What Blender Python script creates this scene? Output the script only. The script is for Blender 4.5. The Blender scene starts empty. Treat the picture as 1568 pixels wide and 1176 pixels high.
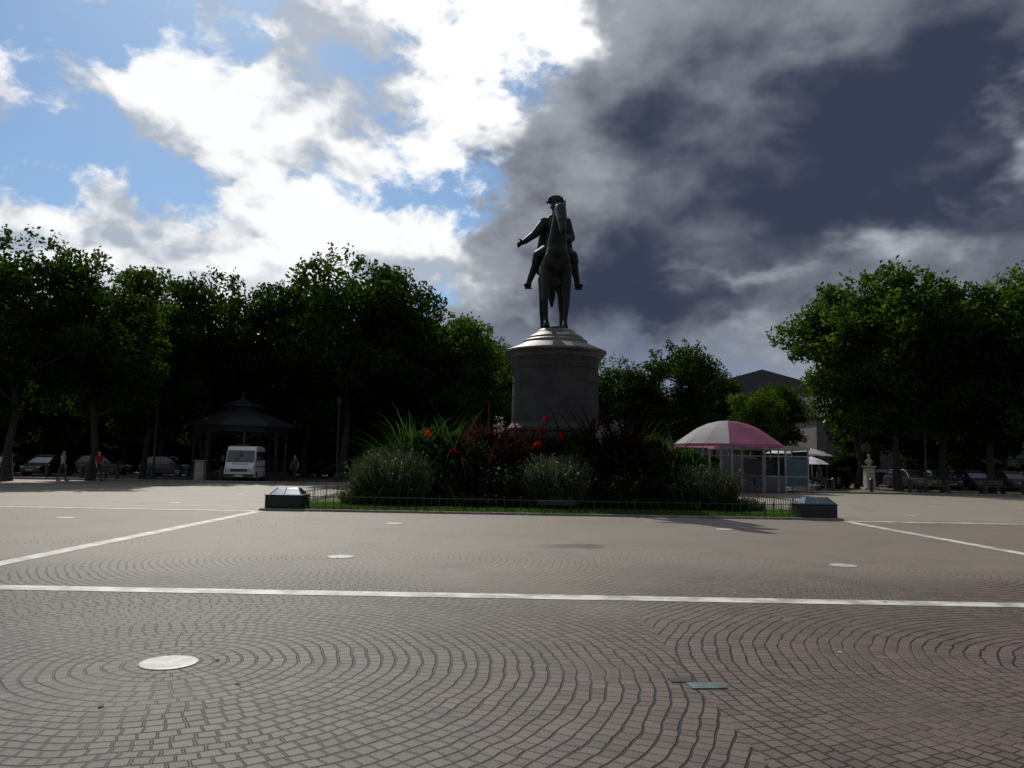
import bpy, math, random
import numpy as np
from mathutils import Vector, Matrix
R = math.radians
random.seed(7)
scene = bpy.context.scene
COL = scene.collection

# ------------------------------------------------------------------ node helper
class NT:
    def __init__(s, tree): s.t = tree; s.n = tree.nodes; s.l = tree.links
    def new(s, typ, **kw):
        n = s.n.new(typ)
        for k, v in kw.items(): setattr(n, k, v)
        return n
    def put(s, sock, v):
        if isinstance(v, bpy.types.NodeSocket): s.l.new(v, sock)
        elif v is not None:
            if isinstance(v, (tuple, list)) and len(v) == 3 and sock.type == 'RGBA': v = (*v, 1)
            sock.default_value = v
    def m(s, op, a, b=None, c=None, clamp=False):
        n = s.new('ShaderNodeMath', operation=op, use_clamp=clamp)
        s.put(n.inputs[0], a); s.put(n.inputs[1], b); s.put(n.inputs[2], c)
        return n.outputs[0]
    def vm(s, op, a, b=None):
        n = s.new('ShaderNodeVectorMath', operation=op)
        s.put(n.inputs[0], a); s.put(n.inputs[1], b)
        return n.outputs['Value'] if op in ('LENGTH', 'DOT_PRODUCT') else n.outputs[0]
    def sep(s, v):
        n = s.new('ShaderNodeSeparateXYZ'); s.put(n.inputs[0], v); return n.outputs
    def comb(s, x=0., y=0., z=0.):
        n = s.new('ShaderNodeCombineXYZ')
        for i, q in enumerate((x, y, z)): s.put(n.inputs[i], q)
        return n.outputs[0]
    def mix(s, f, a, b, blend='MIX'):
        n = s.new('ShaderNodeMix', data_type='RGBA', blend_type=blend)
        s.put(n.inputs[0], f); s.put(n.inputs[6], a); s.put(n.inputs[7], b)
        return n.outputs[2]
    def noise(s, vec, scale, detail=4., rough=.5, dist=0.):
        n = s.new('ShaderNodeTexNoise'); s.put(n.inputs['Vector'], vec)
        s.put(n.inputs['Scale'], scale); s.put(n.inputs['Detail'], detail)
        s.put(n.inputs['Roughness'], rough); s.put(n.inputs['Distortion'], dist)
        return n.outputs
    def ss(s, v, lo, hi, a=0., b=1.):
        n = s.new('ShaderNodeMapRange', interpolation_type='SMOOTHSTEP')
        s.put(n.inputs[0], v); s.put(n.inputs[1], lo); s.put(n.inputs[2], hi)
        s.put(n.inputs[3], a); s.put(n.inputs[4], b)
        return n.outputs[0]

def pmat(name, col, rough=.7, col2=None, nscale=3., bump=0., bscale=20., metallic=0., spec=.5, detail=3.):
    m = bpy.data.materials.new(name); m.use_nodes = True
    T = NT(m.node_tree); b = T.n['Principled BSDF']
    tc = T.new('ShaderNodeTexCoord').outputs['Object']
    if col2 is None: col2 = tuple(c * .72 for c in col)
    f = T.ss(T.noise(tc, nscale, detail, .6)[0], .36, .64)
    T.put(b.inputs['Base Color'], T.mix(f, col, col2))
    b.inputs['Roughness'].default_value = rough
    b.inputs['Metallic'].default_value = metallic
    b.inputs['Specular IOR Level'].default_value = spec
    if bump:
        bn = T.new('ShaderNodeBump'); bn.inputs['Strength'].default_value = bump
        bn.inputs['Distance'].default_value = .02
        T.put(bn.inputs['Height'], T.noise(tc, bscale, 3., .6)[0])
        T.put(b.inputs['Normal'], bn.outputs[0])
    return m

def leafmat(name, col, col2, trans, tmix=.4, nscale=.5):
    m = bpy.data.materials.new(name); m.use_nodes = True
    T = NT(m.node_tree); T.n.remove(T.n['Principled BSDF']); out = T.n['Material Output']
    tc = T.new('ShaderNodeTexCoord').outputs['Object']
    oi = T.new('ShaderNodeObjectInfo').outputs['Random']
    nz = T.noise(tc, nscale, 1., .7)[0]
    f = T.ss(nz, .38, .62)
    c = T.mix(f, col, col2)
    k = T.m('MULTIPLY', T.m('MULTIPLY_ADD', oi, .5, .75), T.m('MULTIPLY_ADD', nz, 1.6, .2))
    kk = T.comb(k, k, k)
    c = T.mix(1., c, kk, 'MULTIPLY')
    d = T.new('ShaderNodeBsdfDiffuse'); T.put(d.inputs[0], c)
    t = T.new('ShaderNodeBsdfTranslucent'); T.put(t.inputs[0], T.mix(1., trans, kk, 'MULTIPLY'))
    mx = T.new('ShaderNodeMixShader'); mx.inputs[0].default_value = tmix
    T.l.new(d.outputs[0], mx.inputs[1]); T.l.new(t.outputs[0], mx.inputs[2])
    T.l.new(mx.outputs[0], out.inputs[0])
    return m

# ------------------------------------------------------------------ mesh helpers
class MB:
    def __init__(s): s.v = []; s.f = []; s.mi = []
    def add(s, vs, fs, mi=0):
        o = len(s.v); s.v += [tuple(v) for v in vs]
        for f in fs: s.f.append(tuple(i + o for i in f)); s.mi.append(mi)
    def box(s, c, d, mi=0, rz=0., taper=1., tapery=None):
        ty = taper if tapery is None else tapery
        vs = []
        for z in (-1, 1):
            kx, ky = (taper, ty) if z > 0 else (1, 1)
            for x, y in ((-1, -1), (1, -1), (1, 1), (-1, 1)):
                X, Y = x * d[0] / 2 * kx, y * d[1] / 2 * ky
                vs.append((c[0] + X * math.cos(rz) - Y * math.sin(rz), c[1] + X * math.sin(rz) + Y * math.cos(rz), c[2] + z * d[2] / 2))
        s.add(vs, [(3, 2, 1, 0), (4, 5, 6, 7), (0, 1, 5, 4), (1, 2, 6, 5), (2, 3, 7, 6), (3, 0, 4, 7)], mi)
    def tube(s, p1, r1, p2, r2, mi=0, n=10, caps=True):
        p1 = Vector(p1); p2 = Vector(p2); ax = (p2 - p1).normalized()
        u = ax.orthogonal().normalized(); w = ax.cross(u)
        vs = []
        for p, r in ((p1, r1), (p2, r2)):
            for i in range(n):
                a = 2 * math.pi * i / n
                vs.append(p + u * r * math.cos(a) + w * r * math.sin(a))
        fs = [(i, (i + 1) % n, n + (i + 1) % n, n + i) for i in range(n)]
        if caps: fs += [tuple(range(n))[::-1], tuple(range(n, 2 * n))]
        s.add(vs, fs, mi)
    def lathe(s, prof, c=(0, 0), n=24, mi=0, sx=1., sy=1.):
        vs = []
        for r, z in prof:
            for i in range(n):
                a = 2 * math.pi * i / n
                vs.append((c[0] + r * math.cos(a) * sx, c[1] + r * math.sin(a) * sy, z))
        fs = []
        for k in range(len(prof) - 1):
            for i in range(n):
                j = (i + 1) % n
                fs.append((k * n + i, k * n + j, (k + 1) * n + j, (k + 1) * n + i))
        fs.append(tuple(range(n))[::-1]); fs.append(tuple(range((len(prof) - 1) * n, len(prof) * n)))
        s.add(vs, fs, mi)
    def capsule(s, p1, r1, p2, r2, n=14, mi=0):
        p1 = Vector(p1); p2 = Vector(p2)
        if (p2 - p1).length < 1e-5: p2 = p1 + Vector((0, 0, 1e-3))
        ax = (p2 - p1).normalized(); u = ax.orthogonal().normalized(); w = ax.cross(u)
        rings = []
        for k in (80, 60, 40, 20, 0): rings.append((p1 - ax * r1 * math.sin(R(k)), r1 * math.cos(R(k))))
        for k in (0, 20, 40, 60, 80): rings.append((p2 + ax * r2 * math.sin(R(k)), r2 * math.cos(R(k))))
        vs = []
        for p, r in rings:
            for i in range(n):
                a = 2 * math.pi * i / n; vs.append(p + u * r * math.cos(a) + w * r * math.sin(a))
        fs = []
        for k in range(len(rings) - 1):
            for i in range(n):
                j = (i + 1) % n; fs.append((k * n + i, k * n + j, (k + 1) * n + j, (k + 1) * n + i))
        fs.append(tuple(range(n))[::-1]); fs.append(tuple(range((len(rings) - 1) * n, len(rings) * n)))
        s.add(vs, fs, mi)
    def ell(s, c, rad, rot=None, n=16, mi=0):
        vs = []; M = rot or Matrix.Identity(3); m = 10
        for k in range(m + 1):
            t = -math.pi / 2 + math.pi * (k + .02 * (k == 0) - .02 * (k == m)) / m
            for i in range(n):
                a = 2 * math.pi * i / n
                q = Vector((rad[0] * math.cos(t) * math.cos(a), rad[1] * math.cos(t) * math.sin(a), rad[2] * math.sin(t)))
                vs.append(Vector(c) + M @ q)
        fs = []
        for k in range(m):
            for i in range(n):
                j = (i + 1) % n; fs.append((k * n + i, k * n + j, (k + 1) * n + j, (k + 1) * n + i))
        fs.append(tuple(range(n))[::-1]); fs.append(tuple(range(m * n, (m + 1) * n)))
        s.add(vs, fs, mi)
    def mesh(s, name, mats, smooth=False):
        me = bpy.data.meshes.new(name); me.from_pydata(s.v, [], s.f)
        for m in mats: me.materials.append(m)
        me.polygons.foreach_set('material_index', s.mi)
        if smooth: me.polygons.foreach_set('use_smooth', [True] * len(s.f))
        me.update(); return me
    def obj(s, name, mats, loc=(0, 0, 0), rz=0., smooth=False, parent=None, bevel=0., scale=1.):
        ob = bpy.data.objects.new(name, s.mesh(name, mats, smooth)); COL.objects.link(ob)
        ob.location = loc; ob.rotation_euler = (0, 0, rz); ob.scale = (scale,) * 3
        if parent: ob.parent = parent
        if bevel:
            b = ob.modifiers.new('bevel', 'BEVEL'); b.width = bevel; b.segments = 2; b.limit_method = 'ANGLE'
        return ob

def empty(name, loc=(0, 0, 0), rz=0., scale=1.):
    e = bpy.data.objects.new(name, None); COL.objects.link(e); e.empty_display_size = .2
    e.location = loc; e.rotation_euler = (0, 0, rz); e.scale = (scale,) * 3
    return e

def remeshed(mb, voxel, smooth=4):
    ob = mb.obj('tmp_blob', [])
    r = ob.modifiers.new('r', 'REMESH'); r.mode = 'VOXEL'; r.voxel_size = voxel
    s = ob.modifiers.new('s', 'SMOOTH'); s.factor = .5; s.iterations = smooth
    dg = bpy.context.evaluated_depsgraph_get(); dg.update()
    me = bpy.data.meshes.new_from_object(ob.evaluated_get(dg))
    bpy.data.objects.remove(ob)
    me.polygons.foreach_set('use_smooth', [True] * len(me.polygons))
    return me

def quadmesh(name, parts, mats, smooth=False):
    V = np.concatenate([p[0].reshape(-1, 3) for p in parts]).astype(np.float32)
    nq = len(V) // 4
    mi = np.concatenate([np.full(len(p[0]), p[1]) for p in parts]).astype(np.int32)
    me = bpy.data.meshes.new(name)
    me.vertices.add(len(V)); me.vertices.foreach_set('co', V.ravel())
    me.loops.add(nq * 4); me.loops.foreach_set('vertex_index', np.arange(nq * 4, dtype=np.int32))
    me.polygons.add(nq)
    me.polygons.foreach_set('loop_start', np.arange(0, nq * 4, 4, dtype=np.int32))
    me.polygons.foreach_set('loop_total', np.full(nq, 4, dtype=np.int32))
    for m in mats: me.materials.append(m)
    me.polygons.foreach_set('material_index', mi)
    me.update(calc_edges=True)
    return me

def leafquads(rng, P, size, up=.0, elong=1.5):
    n = len(P)
    d = rng.normal(size=(n, 3)); d /= np.linalg.norm(d, axis=1)[:, None]
    e = rng.normal(size=(n, 3)); e = np.cross(d, e); e /= np.linalg.norm(e, axis=1)[:, None]
    s = (size * rng.uniform(.6, 1.3, n))[:, None]
    a = d * s * elong * .5; b = e * s * .42
    return np.stack([P - a, P - a * .1 + b, P + a, P - a * .1 - b], axis=1)

def blades(rng, base, n, L, W, tilt, droop, segs=4, spread=.1, Lvar=.35, up=.5):
    az = rng.uniform(0, 2 * np.pi, n); t = np.abs(rng.normal(0, tilt, n)) + .04
    ln = L * rng.uniform(1 - Lvar, 1 + Lvar * up, n); dr = droop * rng.uniform(.4, 1.3, n)
    bp = np.array(base)[None] + np.stack([rng.normal(0, spread, n), rng.normal(0, spread, n), np.zeros(n)], 1)
    h = np.stack([np.cos(az), np.sin(az), np.zeros(n)], 1); sd = np.stack([-np.sin(az), np.cos(az), np.zeros(n)], 1)
    pts = []
    for k in range(segs + 1):
        s = k / segs
        p = bp + h * (ln * (np.sin(t) * s + .35 * dr * s * s))[:, None]
        p[:, 2] += ln * (np.cos(t) * s - dr * s ** 2.4 * .8)
        w = W * (math.sin(math.pi * min(.98, .15 + .83 * s))) * .5
        pts.append((p - sd * w, p + sd * w))
    return np.concatenate([np.stack([pts[k][0], pts[k][1], pts[k + 1][1], pts[k + 1][0]], 1) for k in range(segs)])

def tubequads(p1, r1, p2, r2, n=7):
    p1 = Vector(p1); p2 = Vector(p2); ax = (p2 - p1).normalized(); u = ax.orthogonal().normalized(); w = ax.cross(u)
    A = []; B = []
    for i in range(n + 1):
        a = 2 * math.pi * i / n; q = u * math.cos(a) + w * math.sin(a)
        A.append(p1 + q * r1); B.append(p2 + q * r2)
    return np.array([[A[i], A[i + 1], B[i + 1], B[i]] for i in range(n)], dtype=float)

# ------------------------------------------------------------------ camera
cam = bpy.data.cameras.new('camera'); co = bpy.data.objects.new('camera', cam); COL.objects.link(co)
cam.lens = 28; cam.sensor_width = 36; cam.clip_end = 3000; cam.clip_start = .1
co.matrix_world = Matrix.Translation((0, 0, 1.6)) @ Matrix.Rotation(R(90 + 5.48), 4, 'X') @ Matrix.Rotation(R(1.0), 4, 'Z')
scene.camera = co

# ------------------------------------------------------------------ sun
SUN_EL, SUN_AZ = 43., -20.     # az measured from +Y towards +X
sd = Vector((math.sin(R(SUN_AZ)) * math.cos(R(SUN_EL)), math.cos(R(SUN_AZ)) * math.cos(R(SUN_EL)), math.sin(R(SUN_EL))))
sl = bpy.data.lights.new('sun', 'SUN'); sl.energy = 3.1; sl.angle = R(.6); sl.color = (1, .94, .84)
so = bpy.data.objects.new('sun', sl); COL.objects.link(so); so.rotation_euler = sd.to_track_quat('Z', 'Y').to_euler(); so.location = (0, 0, 60)

# ------------------------------------------------------------------ world / sky
w = bpy.data.worlds.new('World'); scene.world = w; w.use_nodes = True
try: w.cycles.sampling_method = 'NONE'
except Exception as ex: print('ws', ex)
T = NT(w.node_tree); bg = T.n['Background']
sky = T.new('ShaderNodeTexSky', sky_type='NISHITA', sun_disc=False)
sky.sun_elevation = R(SUN_EL); sky.sun_rotation = R(SUN_AZ); sky.dust_density = .6; sky.air_density = 1.
tc = T.new('ShaderNodeTexCoord').outputs['Generated']
nrm = T.vm('NORMALIZE', tc)
x, y, z = T.sep(nrm)
az = T.m('MULTIPLY', T.m('ARCTAN2', x, y), 57.2958)
el = T.m('MULTIPLY', T.m('ARCSINE', z), 57.2958)
P = T.vm('MULTIPLY', nrm, (1., 1., 1.5))
wcol = T.noise(P, 7., 4., .6)[1]
wn = T.sep(wcol)
azw = T.m('ADD', az, T.m('MULTIPLY', T.m('SUBTRACT', wn[0], .5), 22.))
elw = T.m('ADD', el, T.m('MULTIPLY', T.m('SUBTRACT', wn[1], .5), 14.))
def g(a0, e0, sa, se, wgt=1.):
    a = T.m('DIVIDE', T.m('SUBTRACT', azw, a0), sa); b = T.m('DIVIDE', T.m('SUBTRACT', elw, e0), se)
    s_ = T.m('MULTIPLY_ADD', a, a, T.m('MULTIPLY', b, b))
    return T.m('MULTIPLY', T.m('EXPONENT', T.m('MULTIPLY', s_, -1.)), wgt)
def total(*gs):
    r = gs[0]
    for q in gs[1:]: r = T.m('ADD', r, q)
    return r
PW = T.vm('ADD', P, T.vm('MULTIPLY', T.vm('SUBTRACT', wcol, (.5, .5, .5)), (.07, .07, .07)))
nA = T.noise(PW, 8.0, 5.5, .58)[0]
nB = T.noise(T.vm('ADD', PW, (-.006, .0, .034)), 8.0, 3., .57)[0]
n2 = T.noise(T.vm('ADD', P, (3.1, 1.7, .4)), 5.0, 3., .45)[0]
n3 = T.noise(T.vm('ADD', T.vm('MULTIPLY', nrm, (1., 1., 2.6)), (9., 2., 1.)), 7., 4., .6)[0]
shade = T.m('SUBTRACT', nA, nB)
blue = T.mix(1., sky.outputs[0], (.54, .71, .85), 'MULTIPLY')
W = total(g(-4, 27, 9, 7, 1.), g(-18, 26, 6, 4., .5), g(-12, 16, 10, 5.5, .9), g(-28, 11, 9, 3.5, .7), g(-33, 26, 5, 6, -.6))
dens = T.ss(T.m('MULTIPLY_ADD', W, .10, nA), .445, .565)
lit = T.ss(T.m('ADD', T.m('MULTIPLY_ADD', W, .07, n2), T.m('MULTIPLY', shade, .9)), .37, .60)
wc = T.mix(lit, (4.3, 4.8, 5.6), (9.9, 10.0, 10.1))
c = T.mix(dens, blue, wc)
azb = T.m('MULTIPLY_ADD', el, .47, -9.5)
rel = T.m('SUBTRACT', azw, azb)
D = T.ss(rel, -2., 2.2)
D = T.m('MAXIMUM', D, T.ss(T.m('ABSOLUTE', az), 48., 75.))  # dark cloud added to unseen sky beside and behind, dims camera-facing surfaces
core = total(g(27, 21.5, 16, 6., .6), g(8, 13.5, 9, 4.5, .45), g(9, 23, 8, 5, .12), g(24, 11, 8, 2.5, .15))
edge = T.ss(rel, 0., 9., .30, 0.)
tone = T.m('ADD', T.m('SUBTRACT', T.m('ADD', core, .46), edge), T.m('SUBTRACT', T.m('MULTIPLY', T.m('SUBTRACT', n2, .5), 1.3), T.m('MULTIPLY', shade, .75)))
dc = T.mix(T.ss(tone, .05, 1.05), (3.3, 3.55, 4.0), (.40, .50, .86))
low = T.ss(elw, 10., 4., 0., .6)
dc = T.mix(low, dc, (1.9, 2.4, 3.6))
c = T.mix(D, c, dc)
Hh = total(g(36, 20., 4.5, 3., 1.), g(25, 14.3, 8, 2.2, .85), g(13, 14.0, 6, 1.6, .45), g(20, 8.0, 9, 1.8, .7), g(-2, 10.5, 3, 2., .6))
hm = T.m('MULTIPLY', T.ss(Hh, .2, .95), T.ss(n3, .36, .62))
c = T.mix(T.m('MULTIPLY', hm, .8), c, (4.6, 4.85, 5.4))
glow = T.m('MULTIPLY', T.m('MULTIPLY', total(g(-1, 31, 8, 6., 1.)), T.ss(nA, .38, .54)), T.m('SUBTRACT', 1., D))
c = T.mix(T.m('MULTIPLY', glow, .9), c, (13., 13., 12.8))
T.put(bg.inputs[0], c); bg.inputs[1].default_value = .1

# ------------------------------------------------------------------ ground
def sheet(name, x0, x1, y0, y1, z, mat, nx=1, ny=1):
    mb = MB(); vs = []; fs = []
    for j in range(ny + 1):
        for i in range(nx + 1): vs.append((x0 + (x1 - x0) * i / nx, y0 + (y1 - y0) * j / ny, z))
    for j in range(ny):
        for i in range(nx):
            a = j * (nx + 1) + i; fs.append((a, a + 1, a + nx + 2, a + nx + 1))
    mb.add(vs, fs); return mb.obj(name, [mat])

gravel = pmat('gravel_ground', (.10, .088, .07), .95, (.055, .05, .04), .25, .4, 30.)
sheet('ground', -900, 900, -300, 1500, 0, gravel)

CX, CY, PX, PY = -2.60, 6.3, 8.0, 6.75
mt = bpy.data.materials.new('cobble_paving'); mt.use_nodes = True
T = NT(mt.node_tree); b = T.n['Principled BSDF']
ob = T.new('ShaderNodeTexCoord').outputs['Object']
wob = T.noise(ob, 1.7, 2., .5)[1]
pw = T.vm('ADD', ob, T.vm('MULTIPLY', T.vm('SUBTRACT', wob, (.5, .5, .5)), (.13, .13, 0.)))
X, Y, Z = T.sep(pw)
u = T.m('WRAP', T.m('SUBTRACT', X, CX), PX / 2, -PX / 2)
v = T.m('WRAP', T.m('SUBTRACT', Y, CY), PY / 2, -PY / 2)
r = T.m('SQRT', T.m('ADD', T.m('MULTIPLY', u, u), T.m('MULTIPLY', v, v)))
rw = .108
rr = T.m('DIVIDE', r, rw); ri = T.m('FLOOR', rr); fr = T.m('SUBTRACT', rr, ri)
ang = T.m('ADD', T.m('DIVIDE', T.m('ARCTAN2', v, u), 2 * math.pi), .5)
N = T.m('MAXIMUM', T.m('ROUND', T.m('MULTIPLY', T.m('ADD', ri, .5), 2 * math.pi * rw / .112)), 3.)
rj = T.new('ShaderNodeTexWhiteNoise', noise_dimensions='1D'); T.put(rj.inputs['W'], ri)
aa = T.m('ADD', T.m('MULTIPLY', ang, N), T.m('MULTIPLY', rj.outputs['Value'], 3.))
ai = T.m('FLOOR', aa); fa = T.m('SUBTRACT', aa, ai)
er = T.m('ABSOLUTE', T.m('SUBTRACT', fr, .5)); ea = T.m('ABSOLUTE', T.m('SUBTRACT', fa, .5))
wn = T.new('ShaderNodeTexWhiteNoise', noise_dimensions='3D')
T.put(wn.inputs['Vector'], T.comb(ri, ai, T.m('FLOOR', T.m('DIVIDE', T.m('SUBTRACT', X, CX - PX / 2), PX))))
rnd = wn.outputs['Value']
jw = T.m('MULTIPLY', T.m('SUBTRACT', rnd, .5), .05)
jr = T.ss(T.m('ADD', er, jw), .37, .45); ja = T.ss(T.m('ADD', ea, jw), .39, .47)
joint = T.m('MAXIMUM', jr, T.m('MULTIPLY', ja, .65))
big = T.noise(ob, .16, 3., .55)[0]
xs = T.sep(ob)
side = T.ss(T.m('ADD', xs[0], T.m('MULTIPLY', T.m('SUBTRACT', big, .5), 16.)), -3.5, 3.5)
stone = T.mix(side, (.112, .103, .088), (.138, .098, .082))
stone = T.mix(T.m('MULTIPLY', rnd, .65), stone, T.mix(side, (.052, .051, .050), (.066, .050, .045)))
spk = T.noise(ob, 60., 2., .7)[0]
stone = T.mix(T.ss(spk, .55, .75, 0., .4), stone, (.20, .18, .155))
patch = T.noise(ob, .9, 4., .6)[0]
stone = T.mix(T.ss(patch, .5, .68, 0., .5), stone, (.053, .047, .042))
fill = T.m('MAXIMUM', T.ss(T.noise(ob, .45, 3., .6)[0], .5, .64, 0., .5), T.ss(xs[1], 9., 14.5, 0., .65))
jm = T.m('MULTIPLY', joint, T.m('SUBTRACT', 1., fill))
colr = T.mix(jm, stone, (.008, .008, .008))
far_lit = T.m('ADD', xs[1], T.m('MULTIPLY', T.m('SUBTRACT', big, .5), 14.))
colr = T.mix(T.ss(far_lit, 8., 14., 0., .60), colr, (.235, .205, .162))  # far paving lightened in base colour, standing in for sun beyond cloud shade
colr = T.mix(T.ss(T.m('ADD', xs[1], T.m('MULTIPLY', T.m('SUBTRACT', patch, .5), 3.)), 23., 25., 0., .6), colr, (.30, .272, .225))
colr = T.mix(T.ss(T.noise(ob, .55, 5., .7)[0], .50, .70, 0., .35), colr, (.07, .062, .052))
sx_ = T.m('DIVIDE', T.m('SUBTRACT', X, 1.0), .8); sy_ = T.m('DIVIDE', T.m('SUBTRACT', Y, 15.3), .5)
st = T.m('ADD', T.m('ADD', T.m('MULTIPLY', sx_, sx_), T.m('MULTIPLY', sy_, sy_)), T.m('MULTIPLY', T.m('SUBTRACT', patch, .5), 5.))
colr = T.mix(T.ss(st, .2, 1.4, .75, 0.), colr, (.03, .028, .026))
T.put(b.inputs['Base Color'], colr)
T.put(b.inputs['Roughness'], T.m('MULTIPLY_ADD', spk, .3, .45))
b.inputs['Specular IOR Level'].default_value = .28
h = T.m('ADD', T.m('MULTIPLY', T.m('SUBTRACT', 1., jm), 1.), T.m('ADD', T.m('MULTIPLY', rnd, .5), T.m('MULTIPLY', spk, .4)))
bn = T.new('ShaderNodeBump'); bn.inputs['Strength'].default_value = .7; bn.inputs['Distance'].default_value = .014
T.put(bn.inputs['Height'], h); T.put(b.inputs['Normal'], bn.outputs[0])
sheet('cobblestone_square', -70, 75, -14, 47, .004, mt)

white = pmat('worn_white_paint', (.62, .61, .58), .6, (.30, .29, .27), 2.6, .15, 40., detail=7.)
def line(x0, x1, y0, y1): return sheet('painted_line', x0, x1, y0, y1, .009, white)
line(-70, 75, 9.42, 9.74)
line(-7.42, -7.12, 9.74, 23.3); line(9.6, 9.88, 9.74, 23.3)
line(-70, -7.42, 23.3, 23.62); line(9.88, 75, 23.3, 23.62)
line(-7.42, -7.12, -14, 9.42); line(9.6, 9.88, -14, 9.42)
disc_m = pmat('white_stone_disc', (.50, .50, .48), .5, (.33, .33, .31), 9., .1)
mb = MB()
for i in range(-3, 5):
    for j in range(-1, 5):
        cx, cy = CX + i * (PX + .10) - (j * .11), CY + j * PY
        if 23 < cy < 41 and -7.5 < cx < 10: continue
        mb.lathe([(.215, .003), (.215, .012), (.20, .015)], (cx, cy), 28)
mb.obj('paving_disc', [disc_m])
teal = pmat('oxidised_plate', (.10, .17, .155), .5, (.06, .09, .08), 8.)
mb = MB(); mb.box((1.44, 5.92, .008), (.26, .15, .012), 0, .1); mb.box((1.28, 6.06, .007), (.16, .11, .008), 1, .1)
mb.obj('drain_cover', [teal, pmat('dark_gap', (.015, .015, .014))])
drygrass = pmat('dry_grass', (.16, .14, .05), .95, (.08, .10, .03), 1.2, .5, 30.)
lawn_m = pmat('lawn', (.035, .07, .018), .95, (.024, .048, .012), 1.5, .5, 30.)
sheet('dry_grass_verge', 20, 75, 49.5, 54, .012, drygrass)
sheet('grass_verge', -23, -16.5, 51.5, 55, .012, lawn_m)
kerb_m = pmat('kerb_stone', (.22, .21, .19), .8, (.14, .13, .12), 4., .2)
mb = MB(); mb.box((0, 47.1, .06), (145, .2, .12)); mb.obj('kerb', [kerb_m], bevel=.015)
rng = np.random.default_rng(11)
lp = np.stack([rng.uniform(-16, 18, 460), rng.power(1.3, 460) * 19 + 4., np.full(460, .016)], 1)
lq = leafquads(rng, lp, .04); lq[:, :, 2] = .012 + np.abs(lq[:, :, 2] - .016) * .35
o = bpy.data.objects.new('leaf_litter', quadmesh('leaf_litter', [(lq[:320], 0), (lq[320:], 1)], [pmat('dry_leaf', (.16, .10, .04), .9), pmat('pale_debris', (.5, .48, .42), .9)])); COL.objects.link(o)

# ------------------------------------------------------------------ island
IX0, IX1, IY0, IY1 = -7.3, 9.75, 23.75, 41.0
mb = MB()
for (cx, cy, dx, dy) in (((IX0 + IX1) / 2, IY0, IX1 - IX0 + .16, .16), ((IX0 + IX1) / 2, IY1, IX1 - IX0 + .16, .16)): mb.box((cx, cy, .03), (dx, dy, .07))
for cx in (IX0, IX1): mb.box((cx, (IY0 + IY1) / 2, .03), (.16, IY1 - IY0 - .16, .07))
mb.obj('island_kerb', [kerb_m], bevel=.015)
def mound(x, y):
    q = ((x - 1.5) / 6.2) ** 2 + ((y - 32.2) / 6.3) ** 2
    return .055 + 1.0 * max(0., 1 - q) ** .8
mb = MB(); nx = ny = 44; vs = []; fs = []
for j in range(ny + 1):
    for i in range(nx + 1):
        X_ = IX0 + .09 + (IX1 - IX0 - .18) * i / nx; Y_ = IY0 + .09 + (IY1 - IY0 - .18) * j / ny
        vs.append((X_, Y_, mound(X_, Y_) + random.uniform(-.01, .01)))
for j in range(ny):
    for i in range(nx):
        a = j * (nx + 1) + i; fs.append((a, a + 1, a + nx + 2, a + nx + 1))
mb.add(vs, fs); mb.obj('lawn_mound', [lawn_m], smooth=True)

# ---- leaf materials
tree_leaf = leafmat('tree_leaf', (.019, .038, .008), (.010, .022, .006), (.048, .090, .010), .42)
tree_leaf2 = leafmat('tree_leaf_light', (.030, .058, .011), (.017, .036, .008), (.088, .150, .016), .45)
bark = pmat('bark', (.04, .034, .028), .95, (.02, .018, .015), 4., .8, 14.)
grass_b = leafmat('grass_blade', (.032, .07, .016), (.038, .08, .018), (.11, .21, .026), .42)
grey_green = leafmat('lavender_leaf', (.075, .095, .050), (.042, .058, .03), (.09, .11, .05), .3, 3.)
green_arch = leafmat('strap_leaf', (.024, .058, .015), (.014, .035, .011), (.04, .095, .016), .35, 2.)
maroon = leafmat('maroon_leaf', (.022, .011, .011), (.014, .008, .008), (.05, .016, .014), .3, 2.)
shrub_m = leafmat('shrub_leaf', (.017, .034, .010), (.010, .020, .007), (.030, .06, .010), .3, 1.)
shrub_g = leafmat('broad_green_leaf', (.026, .055, .014), (.015, .034, .010), (.05, .10, .016), .35, 2.)
redfl = leafmat('red_petal', (.42, .010, .012), (.32, .01, .01), (.5, .02, .02), .5, 3.)
palefl = leafmat('pale_petal', (.40, .37, .32), (.3, .28, .25), (.4, .36, .3), .4, 3.)
yelfl = leafmat('yellow_petal', (.4, .30, .04), (.3, .23, .03), (.4, .32, .05), .4, 3.)

n = 42000
gx = rng.uniform(IX0 + .12, IX1 - .12, n); gy = IY0 + .12 + rng.uniform(0, 3.0, n)
gz = np.array([mound(a, c) for a, c in zip(gx, gy)])
Pg = np.stack([gx, gy, gz], 1); hh = rng.uniform(.04, .11, n); aa_ = rng.uniform(0, 2 * np.pi, n)
sdv = np.stack([np.cos(aa_), np.sin(aa_), 0 * aa_], 1) * .009; ln = np.stack([rng.normal(0, .03, n), rng.normal(0, .03, n), hh], 1)
q = np.stack([Pg - sdv, Pg + sdv, Pg + ln + sdv * .3, Pg + ln - sdv * .3], 1)
o = bpy.data.objects.new('lawn_grass', quadmesh('lawn_grass', [(q, 0)], [grass_b])); COL.objects.link(o)

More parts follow.
